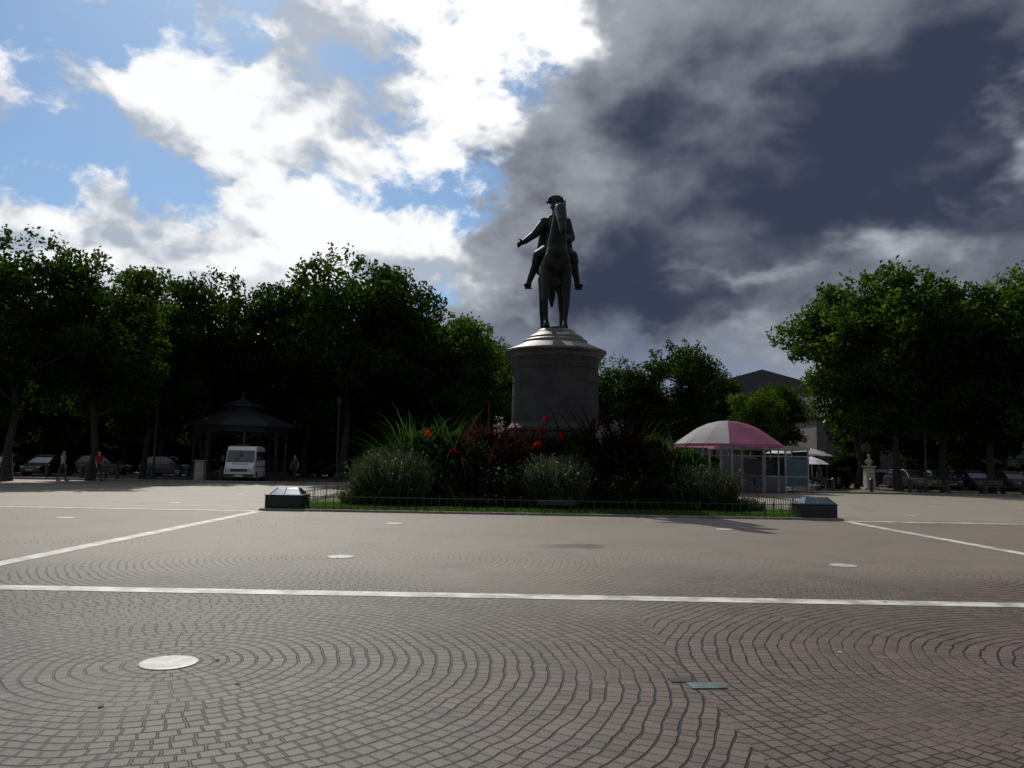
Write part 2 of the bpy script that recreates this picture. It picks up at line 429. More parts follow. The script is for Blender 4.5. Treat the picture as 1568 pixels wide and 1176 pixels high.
def plant(name, parts, mats):
    me = quadmesh(name, parts, mats); o = bpy.data.objects.new(name, me); COL.objects.link(o); return o
def dome_blades(cx, cy, rad, top, n, w=.016, seed=1):
    rg = np.random.default_rng(seed); z0 = mound(cx, cy)
    th = rg.uniform(0, 2 * np.pi, n); rr_ = np.sqrt(rg.uniform(0, 1, n)) * rad
    irr = 1 + .18 * np.sin(th * 3 + seed) + .1 * np.sin(th * 7)
    bx = cx + rr_ * np.cos(th) * irr; by = cy + rr_ * np.sin(th) * irr
    hgt = (top - z0) * np.sqrt(np.clip(1 - (rr_ / rad) ** 2 * .85, 0.05, 1)) * rg.uniform(.62, 1.12, n)
    lx = np.cos(th) * rr_ / rad * .45 + rg.normal(0, .14, n); ly = np.sin(th) * rr_ / rad * .45 + rg.normal(0, .14, n)
    tip = np.stack([bx + lx * hgt, by + ly * hgt, z0 + hgt], 1)
    mid = np.stack([bx + lx * hgt * .35, by + ly * hgt * .35, z0 + hgt * .5], 1)
    a = rg.uniform(0, 2 * np.pi, n); s = np.stack([np.cos(a), np.sin(a), 0 * a], 1) * w
    q1 = np.stack([mid - s, mid + s, tip + s * .5, tip - s * .5], 1)
    base = np.stack([bx, by, np.full(n, z0 - .02)], 1)
    q2 = np.stack([base - s, base + s, mid + s, mid - s], 1)
    k = rg.integers(0, n, n * 2); t = rg.uniform(.3, 1., n * 2)[:, None]
    pp = mid[k] * (1 - t) + tip[k] * t + rg.normal(0, .03, (n * 2, 3))
    return [(q1, 0), (q2, 0), (leafquads(rg, pp, .06), 0)], tip
for i, (cx, cy, rad, top, n_) in enumerate([(-3.85, 26.6, 1.0, 1.85, 2400), (1.5, 26.4, .9, 1.75, 2200), (6.5, 26.8, .9, 1.5, 1900), (-5.1, 26.3, .4, .6, 500), (7.7, 26.1, .4, .5, 500)]):
    parts, tip = dome_blades(cx, cy, rad, top, n_, seed=10 + i)
    sel = tip[::7]; parts.append((leafquads(np.random.default_rng(i), sel, .045, elong=2.), 1))
    plant('lavender_bush', parts, [grey_green, palefl])
def arching(cx, cy, top, n_, mat, wid=.05, tilt=.5, droop=.6, nm='ornamental_grass', seed=1, crowns=4, sp=.5, spread=.12):
    rg = np.random.default_rng(seed); parts = []
    for k in range(crowns):
        bx = cx + rg.normal(0, sp); by = cy + rg.normal(0, sp * .7); z0 = mound(bx, by)
        L = (top - z0) * rg.uniform(.8, 1.08)
        parts.append((blades(rg, (bx, by, z0), n_ // crowns, L * 1.22, wid, tilt, droop, 6, spread, .7, .12), 0))
    return plant(nm, parts, [mat])
arching(-2.8, 29.0, 3.95, 1500, green_arch, .055, .5, .85, seed=21, crowns=11, sp=.5, nm='palm_like_plant')
arching(-2.3, 28.3, 3.3, 800, green_arch, .05, .55, .85, seed=22, crowns=6, nm='palm_like_plant')
arching(5.3, 29.0, 3.7, 1100, green_arch, .05, .5, .85, seed=23, crowns=9, sp=.55)
arching(5.8, 28.4, 3.0, 560, green_arch, .045, .5, .85, seed=24, crowns=5, sp=.4)
arching(-.8, 29.0, 3.8, 700, maroon, .11, .5, .6, nm='cordyline_plant', seed=25, crowns=9, sp=.55)
arching(-.2, 28.0, 3.1, 400, maroon, .10, .5, .6, nm='cordyline_plant', seed=26, crowns=5, sp=.4)
arching(1.5, 28.6, 2.7, 380, maroon, .10, .5, .6, nm='cordyline_plant', seed=29, crowns=4, sp=.5)
arching(3.4, 29.0, 3.8, 700, maroon, .11, .5, .6, nm='cordyline_plant', seed=27, crowns=9, sp=.55)
arching(4.4, 28.5, 3.3, 400, maroon, .10, .5, .6, nm='cordyline_plant', seed=28, crowns=5, sp=.4)
def canna(cx, cy, top, seed, stems=9, fl=0):
    rg = np.random.default_rng(seed); parts = []
    for k in range(stems):
        bx = cx + rg.normal(0, .28); by = cy + rg.normal(0, .25); z0 = mound(bx, by); H = (top - z0) * rg.uniform(.75, 1.05)
        parts.append((tubequads((bx, by, z0), .018, (bx + rg.normal(0, .06), by, z0 + H), .01, 5), 0))
        parts.append((blades(rg, (bx, by, z0 + .25 * H), 7, H * .55, .17, .55, .5, 5, .02), 0))
        hp = np.array([bx, by - .1, z0 + H * 1.06]) + rg.normal(0, 1, (20, 3)) * np.array([.065, .065, .055])
        if k < fl: parts.append((leafquads(rg, hp, .10), 1))
    return plant('canna_plant', parts, [maroon if seed % 2 else shrub_m, redfl])
for i, (cx, cy, tp, f_) in enumerate([(1.5, 27.9, 2.85, 3), (1.3, 27.4, 2.5, 1), (-2.9, 27.5, 2.3, 1), (.6, 28.2, 2.5, 0), (-.6, 27.1, 2.1, 0), (2.6, 27.5, 2.1, 0), (-1.8, 27.1, 2.1, 1), (4.2, 27.4, 2.1, 0)]):
    canna(cx, cy, tp, 40 + i, fl=f_)
rg = np.random.default_rng(77); pts = []
for k in range(130):
    cx = rg.uniform(-4.2, 7.0); cy = rg.uniform(26.6, 36.5)
    if abs(cx - 1.7) < 2.2 and cy > 29.5: continue
    edge = 1 - min(1, abs((cx - 1.4) / 5.8)) ** 2.5
    top = (.45 + 1.6 * edge) * rg.uniform(.7, 1.1) * (1. if cy > 27.3 else .55); z0 = mound(cx, cy)
    m_ = 420; p = rg.normal(0, 1, (m_, 3)); p /= np.linalg.norm(p, axis=1)[:, None]; p *= rg.uniform(.6, 1., (m_, 1))
    p = p * np.array([.6, .6, top * .55]) + np.array([cx, cy, z0 + top * .45]); pts.append(p)
P_ = np.concatenate(pts); P_ = P_[P_[:, 2] > .1]
plant('shrub_bed', [(leafquads(rg, P_, .12), 0)], [shrub_m])
def broad_shrub(cx, cy, rx, top, n_=2600, seed=0, mat=None, nm='broadleaf_shrub'):
    rg2 = np.random.default_rng(seed); z0 = mound(cx, cy); L = []
    for k in range(16):
        d = rg2.normal(size=3); d /= np.linalg.norm(d); d[2] = abs(d[2]) if rg2.random() < .8 else d[2]
        c_ = np.array([cx + d[0] * rx * .62, cy + d[1] * rx * .5, z0 + (top - z0) * (.42 + .40 * d[2])]); r_ = rx * rg2.uniform(.22, .42)
        p = rg2.normal(size=(n_ // 16, 3)); p /= np.linalg.norm(p, axis=1)[:, None]; L.append(c_ + p * r_ * rg2.uniform(.5, 1.1, (n_ // 16, 1)))
    P2 = np.concatenate(L); P2 = P2[P2[:, 2] > z0]
    plant(nm, [(leafquads(rg2, P2, .13, elong=1.9), 0)], [mat or shrub_g])
broad_shrub(-3.1, 28.6, 1.15, 2.85, seed=61); broad_shrub(-1.9, 28.4, 1.0, 2.75, seed=62); broad_shrub(5.2, 28.7, 1.2, 2.75, seed=63); broad_shrub(6.3, 28.3, .9, 2.2, seed=64)
broad_shrub(-.6, 28.5, 1.1, 2.8, seed=65, mat=maroon, nm='copper_shrub'); broad_shrub(3.6, 28.5, 1.15, 2.85, seed=66, mat=maroon, nm='copper_shrub')
pts = []
for k in range(80):
    cx = rg.uniform(-4.3, 7.2); cy = rg.uniform(25.4, 26.4); z0 = mound(cx, cy)
    p = rg.normal(0, 1, (90, 3)) * np.array([.22, .18, .10]) + np.array([cx, cy, z0 + .16]); pts.append(p)
P_ = np.concatenate(pts); P_[:, 2] = np.maximum(P_[:, 2], .12)
fl = P_[rng.integers(0, len(P_), 420)] + np.array([0, -.05, .12])
plant('bedding_flowers', [(leafquads(rg, P_, .1), 0), (leafquads(rg, fl[:50], .07), 1), (leafquads(rg, fl[150:190], .05), 2), (leafquads(rg, fl[230:270], .05), 3)], [shrub_m, redfl, palefl, yelfl])
def flowerplant(nm, cx, m_, hgt):
    ycl = rg.normal(0, 1, (34, 3)) * np.array([.35, .25, .16]) + np.array([cx, 26.1, hgt + .3])
    ych = rg.normal(0, 1, (1500, 3)) * np.array([.42, .35, .26]) + np.array([cx, 26.5, hgt])
    plant(nm, [(leafquads(rg, ych, .1), 0), (leafquads(rg, ycl, .07), 1)], [shrub_m, m_])
flowerplant('yellow_flower_plant', 3.75, yelfl, .65); flowerplant('white_flower_plant', -.2, palefl, .75)
for k, (cx, cz) in enumerate([(-.4, 3.0), (3.6, 3.0), (3.1, 2.8)]):
    p = rg.normal(0, 1, (90, 3)) * np.array([.10, .1, .16]) + np.array([cx, 27.6, cz - .2])
    plant('pampas_plume', [(leafquads(rg, p, .05), 0), (tubequads((cx, 27.6, mound(cx, 27.6)), .015, (cx, 27.6, cz - .2), .01, 5), 1)], [palefl, shrub_m])

fence_m = pmat('dark_green_metal', (.012, .02, .015), .5, metallic=.3)
mb = MB(); yf = IY0 + .28
def fence_run(p, q_):
    p = Vector(p); q_ = Vector(q_); L = (q_ - p).length; n_ = int(L / .24); d = (q_ - p) / n_
    rz = math.atan2(d.y, d.x)
    for zz in (.14, .42): mb.box(((p.x + q_.x) / 2, (p.y + q_.y) / 2, zz), (L, .022, .022), 0, rz)
    for k in range(n_ + 1):
        c_ = p + d * k; post = k % 8 == 0
        mb.box((c_.x, c_.y, .25 if not post else .27), (.018 if not post else .035, .018 if not post else .035, .42 if not post else .48), 0, rz)
fence_run((-6.0, yf, 0), (8.6, yf, 0)); fence_run((-7.05, IY0 + 1.3, 0), (-7.05, IY1 - .5, 0)); fence_run((9.5, IY0 + 1.3, 0), (9.5, IY1 - .5, 0))
mb.obj('low_metal_fence', [fence_m])

box_m = pmat('dark_metal_box', (.012, .013, .015), .5, metallic=.2)
def glmat(nm, c1, c2):
    gl = bpy.data.materials.new(nm); gl.use_nodes = True
    bb = gl.node_tree.nodes['Principled BSDF']
    TT = NT(gl.node_tree); TT.put(bb.inputs['Base Color'], TT.mix(TT.noise(TT.new('ShaderNodeTexCoord').outputs['Object'], 2.)[0], c1, c2))
    bb.inputs['Roughness'].default_value = .06; bb.inputs['Metallic'].default_value = .95; return gl
gl1 = glmat('glass_lid', (.75, .78, .78), (.9, .9, .9)); gl2 = glmat('tinted_glass_lid', (.08, .13, .16), (.12, .19, .22))
def flood_box(x, y, gm):
    e = empty('floodlight_box', (x, y, 0))
    m1 = MB(); m1.box((0, 0, .22), (1.1, .8, .44)); m1.box((0, 0, .455), (1.15, .85, .03))
    m1.obj('housing', [box_m], parent=e, bevel=.02)
    m2 = MB()
    vs = [(-.42, -.38, .472), (.52, -.38, .472), (.52, .38, .472), (-.42, .38, .472), (-.26, -.08, .66), (.36, -.08, .66), (.36, .22, .66), (-.26, .22, .66)]
    m2.add(vs, [(3, 2, 1, 0), (4, 5, 6, 7), (0, 1, 5, 4), (1, 2, 6, 5), (2, 3, 7, 6), (3, 0, 4, 7)])
    m2.obj('glass_lid', [gm], parent=e, bevel=.015)
    m3 = MB()
    for a, c_ in (((-.42, -.38), (-.26, -.08)), ((.52, -.38), (.36, -.08)), ((0, -.385), (0, -.08))): m3.tube((a[0], a[1], .475), .012, (c_[0], c_[1], .665), .012, 0, 6)
    m3.obj('lid_frame', [box_m], parent=e)
flood_box(-6.75, 24.35, gl1); flood_box(9.15, 24.2, gl2)
mb = MB(); mb.box((1.4, yf - .06, .36), (1.15, .03, .14)); mb.box((.95, yf - .06, .2), (.03, .03, .2)); mb.box((1.85, yf - .06, .2), (.03, .03, .2))
mb.obj('plaque_sign', [box_m], bevel=.006)

# ------------------------------------------------------------------ pedestal
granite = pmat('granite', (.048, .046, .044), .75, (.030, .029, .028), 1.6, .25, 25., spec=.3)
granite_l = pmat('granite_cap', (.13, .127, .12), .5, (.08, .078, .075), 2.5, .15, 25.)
SX, SY = 1.72, 32.9
HL = 1.35
def stadium(mb, prof, mi=0, n=48):
    vs = []
    for r_, z_ in prof:
        for i in range(n):
            a = 2 * math.pi * (i + .5) / n; yy = r_ * math.sin(a)
            vs.append((r_ * math.cos(a), yy + (HL if yy > 0 else -HL), z_))
    fs = []
    for k in range(len(prof) - 1):
        for i in range(n): j = (i + 1) % n; fs.append((k * n + i, k * n + j, (k + 1) * n + j, (k + 1) * n + i))
    fs.append(tuple(range(n))[::-1]); fs.append(tuple(range((len(prof) - 1) * n, len(prof) * n)))
    mb.add(vs, fs, mi)
pe = empty('stone_pedestal', (SX, SY, 0))
mb = MB(); stadium(mb, [(2.35, 0), (2.35, .9), (2.25, 1.0), (1.86, 1.05), (1.86, 2.65), (1.84, 2.7)]); mb.obj('plinth', [granite], parent=pe)
mb = MB(); stadium(mb, [(1.84, 2.702), (1.90, 2.76), (1.90, 2.86), (1.82, 2.95), (1.75, 3.02), (1.72, 3.08), (1.69, 5.50), (1.69, 5.64)]); mb.obj('body', [granite], parent=pe)
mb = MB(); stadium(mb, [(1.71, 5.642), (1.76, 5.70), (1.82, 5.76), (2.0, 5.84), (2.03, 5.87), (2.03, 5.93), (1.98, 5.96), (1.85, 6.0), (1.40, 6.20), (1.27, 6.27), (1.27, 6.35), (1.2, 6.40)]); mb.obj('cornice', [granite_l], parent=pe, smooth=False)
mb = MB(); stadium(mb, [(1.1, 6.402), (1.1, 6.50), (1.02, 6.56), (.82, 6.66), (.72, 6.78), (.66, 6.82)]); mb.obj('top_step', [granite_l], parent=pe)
mb = MB()
for k in range(4):
    stadium(mb, [(1.705, 3.55 + k * .55), (1.715, 3.556 + k * .55), (1.705, 3.562 + k * .55)])
mb.obj('course_joints', [granite], parent=pe)

# ------------------------------------------------------------------ equestrian statue
bronze = pmat('dark_bronze', (.007, .008, .0075), .55, (.010, .014, .013), 3., .1, 30., metallic=.15, spec=.3)
es = empty('equestrian_statue', (SX, SY, 6.82), 0, 2.37)
mb = MB(); C = mb.capsule
C((0, -.50, 1.16), .25, (0, -.05, 1.17), .28); C((0, -.05, 1.17), .28, (0, .45, 1.24), .25); C((.07, .55, 1.27), .20, (.08, .72, 1.25), .19); C((-.07, .55, 1.27), .20, (-.08, .72, 1.25), .19)
mb.ell((-.10, -.66, 1.18), (.13, .12, .17)); mb.ell((.10, -.66, 1.18), (.13, .12, .17))      # chest muscles
C((0, -.45, 1.30), .21, (0, -.66, 1.33), .18)
C((0, -.62, 1.38), .18, (.01, -.82, 1.72), .125); C((.01, -.82, 1.72), .125, (.03, -.93, 1.97), .10)
C((.03, -.93, 1.99), .10, (.05, -1.14, 1.72), .082); C((.05, -1.14, 1.72), .075, (.06, -1.26, 1.52), .058); mb.ell((.05, -1.05, 1.80), (.085, .10, .09))
C((-.03, -.90, 2.06), .028, (-.045, -.91, 2.17), .010); C((.10, -.90, 2.06), .028, (.115, -.91, 2.17), .010)
for k in range(7):
    t = k / 6; C((.01, -.45 - .38 * t, 1.60 + .45 * t), .04, (.01, -.50 - .38 * t, 1.50 + .45 * t), .045)
C((-.14, -.52, 1.08), .135, (-.18, -.60, .78), .085); C((-.18, -.60, .78), .082, (-.20, -.68, .50), .058); C((-.20, -.68, .50), .058, (-.17, -.64, .16), .038); C((-.17, -.64, .16), .042, (-.165, -.70, .08), .05); C((-.165, -.71, .07), .052, (-.165, -.71, .05), .062)
C((.14, -.50, 1.08), .135, (.17, -.52, .78), .085); C((.17, -.52, .78), .082, (.175, -.54, .48), .058); C((.175, -.54, .48), .058, (.155, -.52, .16), .038); C((.155, -.52, .16), .042, (.15, -.57, .08), .05); C((.15, -.58, .07), .052, (.15, -.58, .05), .062)
for sgn, dy in ((-1, .12), (1, -.08)):
    x_ = .165 * sgn
    C((x_ * .75, .58, 1.12), .165, (x_ * 1.0, .50 + dy * .4, .86), .10); C((x_ * 1.0, .50 + dy * .4, .86), .095, (x_ * 1.08, .80 + dy, .54), .055)
    C((x_ * 1.08, .80 + dy, .54), .052, (x_ * 1.0, .76 + dy, .16), .038); C((x_, .76 + dy, .16), .042, (x_, .71 + dy, .08), .05); C((x_, .70 + dy, .07), .052, (x_, .70 + dy, .05), .062)
C((0, .86, 1.36), .06, (0, 1.0, 1.15), .08); C((0, 1.0, 1.15), .08, (0, 1.04, .9), .07); C((0, 1.04, .9), .07, (0, 1.0, .72), .03)
hm_ = remeshed(mb, .014, 4); hm_.materials.append(bronze)
ho = bpy.data.objects.new('horse', hm_); COL.objects.link(ho); ho.parent = es
mb = MB(); C = mb.capsule
C((0, .05, 1.58), .19, (0, .04, 1.78), .155); C((0, .04, 1.78), .155, (0, .02, 1.98), .175); C((-.12, .02, 2.03), .11, (.12, .02, 2.03), .11)
C((0, .01, 2.1), .08, (0, -.01, 2.24), .06)
mb.ell((.0, -.02, 2.335), (.085, .105, .12)); C((.0, -.12, 2.33), .018, (.0, -.135, 2.31), .02)
C((.0, -.10, 2.26), .035, (.0, -.1, 2.25), .035)
C((-.08, 0, 2.33), .02, (-.083, 0, 2.31), .02); C((.08, 0, 2.33), .02, (.083, 0, 2.31), .02)
C((-.08, .0, 2.13), .05, (.08, .0, 2.13), .05); mb.ell((-.205, .02, 2.09), (.075, .08, .04)); mb.ell((.205, .02, 2.09), (.075, .08, .04))
mb.ell((.0, -.0, 2.42), (.115, .13, .075)); mb.ell((.0, .045, 2.455), (.150, .035, .095)); mb.ell((.0, -.06, 2.45), (.14, .03, .075))
C((-.135, 0, 2.42), .03, (-.155, 0, 2.40), .022); C((.135, 0, 2.42), .03, (.155, 0, 2.40), .022)
C((-.20, .02, 2.04), .088, (-.365, -.08, 1.80), .075); C((-.365, -.08, 1.80), .07, (-.54, -.17, 1.64), .052)
C((-.54, -.17, 1.64), .046, (-.60, -.195, 1.60), .04)
for k, (dx, dy, dz, l) in enumerate([(-.8, -.45, -.30, .085), (-.75, -.40, -.50, .095), (-.68, -.38, -.62, .088), (-.6, -.3, -.74, .07)]):
    d_ = Vector((dx, dy, dz)).normalized(); p0 = Vector((-.61, -.20, 1.62 - .018 * k)); p1 = p0 + d_ * l * .55; p2 = p1 + (d_ + Vector((0, 0, -.35))).normalized() * l * .5
    C(p0, .014, p1, .0125); C(p1, .0125, p2, .01)
C((-.585, -.2, 1.625), .018, (-.62, -.235, 1.65), .014); C((-.62, -.235, 1.65), .014, (-.655, -.25, 1.65), .011)
C((.20, .02, 2.04), .088, (.28, .06, 1.78), .08); C((.28, .06, 1.78), .07, (.14, -.24, 1.70), .05); C((.14, -.24, 1.70), .05, (.09, -.31, 1.69), .045)
for k in range(4): C((.10 - .02 * k, -.33, 1.705), .016, (.09 - .02 * k, -.365, 1.675), .014)
C((.12, -.3, 1.73), .018, (.08, -.35, 1.735), .014)
C((.07, -.34, 1.69), .012, (.07, -1.13, 1.66), .01)
for sgn, kx, fx in ((-1, .31, .46), (1, .29, .39)):
    C((.12 * sgn, .04, 1.54), .13, (kx * sgn, -.28, 1.36), .095); C((kx * sgn, -.28, 1.36), .09, ((kx + .03) * sgn, -.26, 1.26), .082)
    C(((kx + .02) * sgn, -.25, 1.24), .078, (fx * sgn, -.12, .92), .048); C((fx * sgn, -.12, .92), .048, (fx * sgn, -.12, .87), .048)
    C((fx * sgn, -.10, .85), .043, ((fx + .06) * sgn, -.27, .84), .035)
    C(((fx + .06) * sgn, -.22, .79), .018, ((fx - .04) * sgn, -.22, .79), .018); C(((fx + .01) * sgn, -.2, .79), .012, ((kx - .0) * sgn, -.12, 1.2), .012)
mb.ell((0, .15, 1.40), (.30, .42, .14)); mb.ell((-.22, .16, 1.28), (.07, .30, .22)); mb.ell((.22, .16, 1.28), (.07, .30, .22)); mb.ell((0, .28, 1.55), (.21, .22, .2))
C((-.18, .12, 1.95), .09, (-.25, .22, 1.40), .1); C((.19, .12, 1.95), .09, (.25, .22, 1.40), .1); C((-.25, .22, 1.40), .1, (-.26, .25, 1.2), .07); C((.25, .22, 1.40), .1, (.26, .25, 1.2), .07); mb.ell((0, .2, 1.8), (.22, .14, .32))
rm = remeshed(mb, .011, 3); rm.materials.append(bronze)
ro = bpy.data.objects.new('rider', rm); COL.objects.link(ro); ro.parent = es
mb = MB()
mb.lathe([(.28, -.004), (.28, .02), (.26, .03)], (0, 0), 32, 0, 1., 3.1); mb.obj('bronze_base', [bronze], parent=es)

# ------------------------------------------------------------------ trees
def tree_mesh(seed, H=14., Rc=4.2, base=3.2, leaves=21000, leaf=.20, mats=None, trunk_r=.24):
    rg = np.random.default_rng(seed); parts = []
    cz = (H + base) / 2; hz = (H - base) / 2
    pts = [Vector((0, 0, -.05))]
    for k in range(6): pts.append(Vector((rg.normal(0, .12), rg.normal(0, .12), (k + 1) * H * .75 / 6)))
    for k in range(6):
        ra = trunk_r * (1 - k / 7.2); rb = trunk_r * (1 - (k + 1) / 7.2)
        if k == 0: ra *= 1.35
        parts.append((tubequads(pts[k], ra, pts[k + 1], rb, 8), 0))
    cl = []
    K = 74
    for k in range(K):
        d = rg.normal(size=3); d /= np.linalg.norm(d); rad = rg.uniform(.3, 1.) ** .55
        lump = 1 + .16 * math.sin(3 * math.atan2(d[1], d[0]) + seed) + .12 * math.sin(5 * d[2] + seed * 2)
        c_ = np.array([d[0] * Rc * rad * lump, d[1] * Rc * rad * lump, cz + d[2] * hz * rad * .92])
        if c_[2] < base + .5: c_[2] = base + rg.uniform(.3, 1.5)
        cl.append((c_, rg.uniform(.55, 1.3) * (Rc / 4.2)))
    for c_, r_ in cl[:26]:
        zt = max(base * .8, min(c_[2] - 1.2, H * .7)); s0 = Vector((0, 0, zt)); e = Vector(c_); mid = s0.lerp(e, .5) + Vector((0, 0, -.25))
        parts.append((tubequads(s0, .085, mid, .05, 5), 0)); parts.append((tubequads(mid, .05, e, .018, 5), 0))
    wts = np.array([r_ ** 2 for _, r_ in cl]); cnt = (leaves * wts / wts.sum()).astype(int)
    L = []
    for (c_, r_), m_ in zip(cl, cnt):
        d = rg.normal(size=(m_, 3)); d /= np.linalg.norm(d, axis=1)[:, None]
        q_ = d * (r_ * rg.uniform(.3, 1.25, m_) ** .7)[:, None] * np.array([1.15, 1.15, .8])
        L.append(q_ + c_)
    for k in range(44):
        d = rg.normal(size=3); d[2] = abs(d[2]) * 1.1; d /= np.linalg.norm(d)
        s = np.array([d[0] * Rc * .9, d[1] * Rc * .9, cz + d[2] * hz * .90]); dr = d * .5 + rg.normal(0, .25, 3) + np.array([0, 0, .42])
        m_ = int(32 * leaves / 20000); t = rg.uniform(0, .9, m_)[:, None]; L.append(s + dr * t + rg.normal(0, .2, (m_, 3)) * (1.5 - t))
    parts.append((leafquads(rg, np.concatenate(L), leaf), 1))
    return quadmesh('tree_%d' % seed, parts, mats)
TM = [tree_mesh(s, mats=[bark, tree_leaf]) for s in (1, 2, 3, 4)]
TL = [tree_mesh(s, mats=[bark, tree_leaf2]) for s in (5, 6, 7)]
TF = [tree_mesh(s, mats=[bark, tree_leaf], leaves=8000, leaf=.34, base=1.4) for s in (8, 9)]
rt = random.Random(5)
def tree(x, y, H, light=False, rs=1., far=False):
    me = rt.choice(TF if far else (TL if light else TM)); o = bpy.data.objects.new('plane_tree', me); COL.objects.link(o)
    o.location = (x, y, 0); s = H / 14.2; o.scale = (s * rs * rt.uniform(.92, 1.08), s * rs * rt.uniform(.92, 1.08), s); o.rotation_euler = (0, 0, rt.uniform(0, 6.28))
for x_, y_, H_, lt in [(-32.5, 45, 14.4, 0), (-27.6, 44, 14.0, 0), (-24.6, 47, 13.5, 1), (-23.6, 51.5, 12.0, 0), (-21.9, 57, 15.0, 0), (-19.0, 60, 15.0, 0), (-16.2, 63, 15.2, 0), (-12.3, 58.5, 17.0, 0), (-9.0, 60, 15.6, 0), (-6.2, 62, 13.6, 0), (-3.4, 60.5, 12.4, 1), (-1.6, 65, 11., 1),
                      (9.6, 75, 11.6, 0), (15.8, 74, 13.2, 0), (20.2, 79, 11.2, 0), (12.6, 82, 10.6, 0), (6.0, 80, 10.6, 0), (2.5, 82, 10., 0), (19.4, 62.5, 7.6, 1), (21.6, 65, 8.2, 1),
                      (25.4, 58.5, 15.6, 1), (26.9, 55.5, 15.8, 1), (29.6, 54.5, 14.6, 1), (31.2, 52, 14., 0), (33.2, 50.5, 14.6, 1), (37.5, 50, 14.6, 0)]:
    tree(x_, y_, H_, bool(lt))
for i in range(15): tree(-46 + i * 3.6 + rt.uniform(-.7, .7), 70 + rt.uniform(-2, 2) + (i < 6) * -5, 13.0 + rt.uniform(-.8, .8) - max(0, i - 11) * 1.5, far=True)
for i in range(8): tree(30 + i * 4.4 + rt.uniform(-.7, .7), 68 + rt.uniform(-2, 2), 13.6 + rt.uniform(-.8, .8), far=True)
for i in range(11): tree(-48 + i * 3.4, 88 + rt.uniform(-2, 2), 12., far=True)

def hedge(x0, x1, y, h, name='clipped_hedge', dn=900, lf=.2):
    rg = np.random.default_rng(int(abs(x0 * 13)) + 5); m_ = int((x1 - x0) * dn)
    xx = rg.uniform(x0, x1, m_); p = np.stack([xx, y + rg.uniform(-.6, .6, m_), rg.uniform(.0, 1., m_) ** .7 * h * (1 + .18 * np.sin(xx * .8) + .1 * np.sin(xx * 2.3))], 1)
    plant(name, [(leafquads(rg, p, lf), 0)], [shrub_m])
hedge(22.4, 24.2, 57.5, 1.5); hedge(-13, 2, 66, 2.6); hedge(14, 22, 70, 1.8); hedge(0, 14, 84, 2.)
hedge(-75, -4, 84, 4.2, dn=700, lf=.4); hedge(-62, -14, 67.5, 2.8, dn=600, lf=.3); hedge(26, 34, 74, 2.6, dn=500, lf=.3); hedge(36, 60, 73, 2.4, dn=500, lf=.3)

# ------------------------------------------------------------------ buildings
winm = pmat('window_glass', (.03, .035, .045), .12, spec=.8)
slate = pmat('slate_roof', (.05, .053, .06), .6, (.035, .037, .042), 3., .3)
tile_m = pmat('tile_roof', (.12, .065, .05), .8, (.08, .05, .04), 3., .3)
trim = pmat('window_frame', (.20, .20, .19), .6)
def house(name, x, y, wd, dp, h, rz=0., col=(.42, .40, .35), roof=None, rh=2.6, storeys=2):
    e = empty(name, (x, y, 0), rz)
    wall = pmat('render_wall', col, .9, tuple(c * .8 for c in col), .8, .1)
    m1 = MB(); m1.box((0, 0, h / 2), (wd, dp, h)); m1.obj('walls', [wall], parent=e)
    m2 = MB(); vs = [(-wd / 2 - .35, -dp / 2 - .35, h), (wd / 2 + .35, -dp / 2 - .35, h), (wd / 2 + .35, dp / 2 + .35, h), (-wd / 2 - .35, dp / 2 + .35, h), (-wd / 2 - .35, 0, h + rh), (wd / 2 + .35, 0, h + rh)]
    vs += [(a, c_, z_ + .18) for a, c_, z_ in vs[:4]]
    m2.add(vs, [(0, 1, 2, 3), (6, 7, 5, 4), (8, 9, 4, 5), (0, 6, 7, 1), (1, 7, 8, 2), (2, 8, 9, 3), (3, 9, 6, 0), (6, 4, 9), (7, 8, 5)]); m2.obj('roof', [roof or slate], parent=e)
    m3 = MB(); nw = max(2, int(wd / 2.6))
    for s_ in range(storeys):
        for i in range(nw):
            xx = -wd / 2 + (i + .5) * wd / nw; zz = (s_ + .52) * h / storeys; door = s_ == 0 and i % 3 == 1
            hh_ = 2.2 if door else 1.5; zc = 1.1 if door else zz
            for sy in (-1, 1):
                m3.box((xx, sy * (dp / 2 + .01), zc), (1.05, .06, hh_), 0)
                for a in (-.56, .56): m3.box((xx + a, sy * (dp / 2 + .035), zc), (.09, .1, hh_ + .1), 1)
                m3.box((xx, sy * (dp / 2 + .045), zc + hh_ / 2 + .09), (1.3, .13, .1), 1); m3.box((xx, sy * (dp / 2 + .05), zc - hh_ / 2 - .05), (1.3, .16, .08), 1)
                m3.box((xx, sy * (dp / 2 + .05), zc), (.05, .04, hh_ - .02), 1)
    m3.obj('windows', [winm, trim], parent=e)
    m4 = MB(); m4.box((wd * .3, .4, h + rh * .9), (.7, .5, 1.6)); m4.obj('chimney', [wall], parent=e)
house('town_house', -58, 92, 16, 10, 8, 0, (.3, .29, .26)); house('town_house', -40, 104, 18, 10, 8.5, 0, (.3, .29, .26), tile_m)
house('town_house', -21, 106, 17, 10, 9, 0, (.25, .24, .22)); house('town_house', -2, 108, 17, 10, 8, 0, (.25, .24, .22))
house('town_house', 16, 110, 16, 10, 8, 0, (.3, .28, .26)); house('town_house', 50, 84, 15, 9, 7, 0, (.20, .19, .18)); house('town_house', 66, 82, 14, 9, 8, -.1, (.20, .19, .18), tile_m)
house('town_house', 37, 88, 10, 9, 6.6, 0, (.15, .14, .13))
house('gabled_hall', 37, 122, 17, 26, 11.2, R(82), (.16, .15, .14), slate, 4., 3)

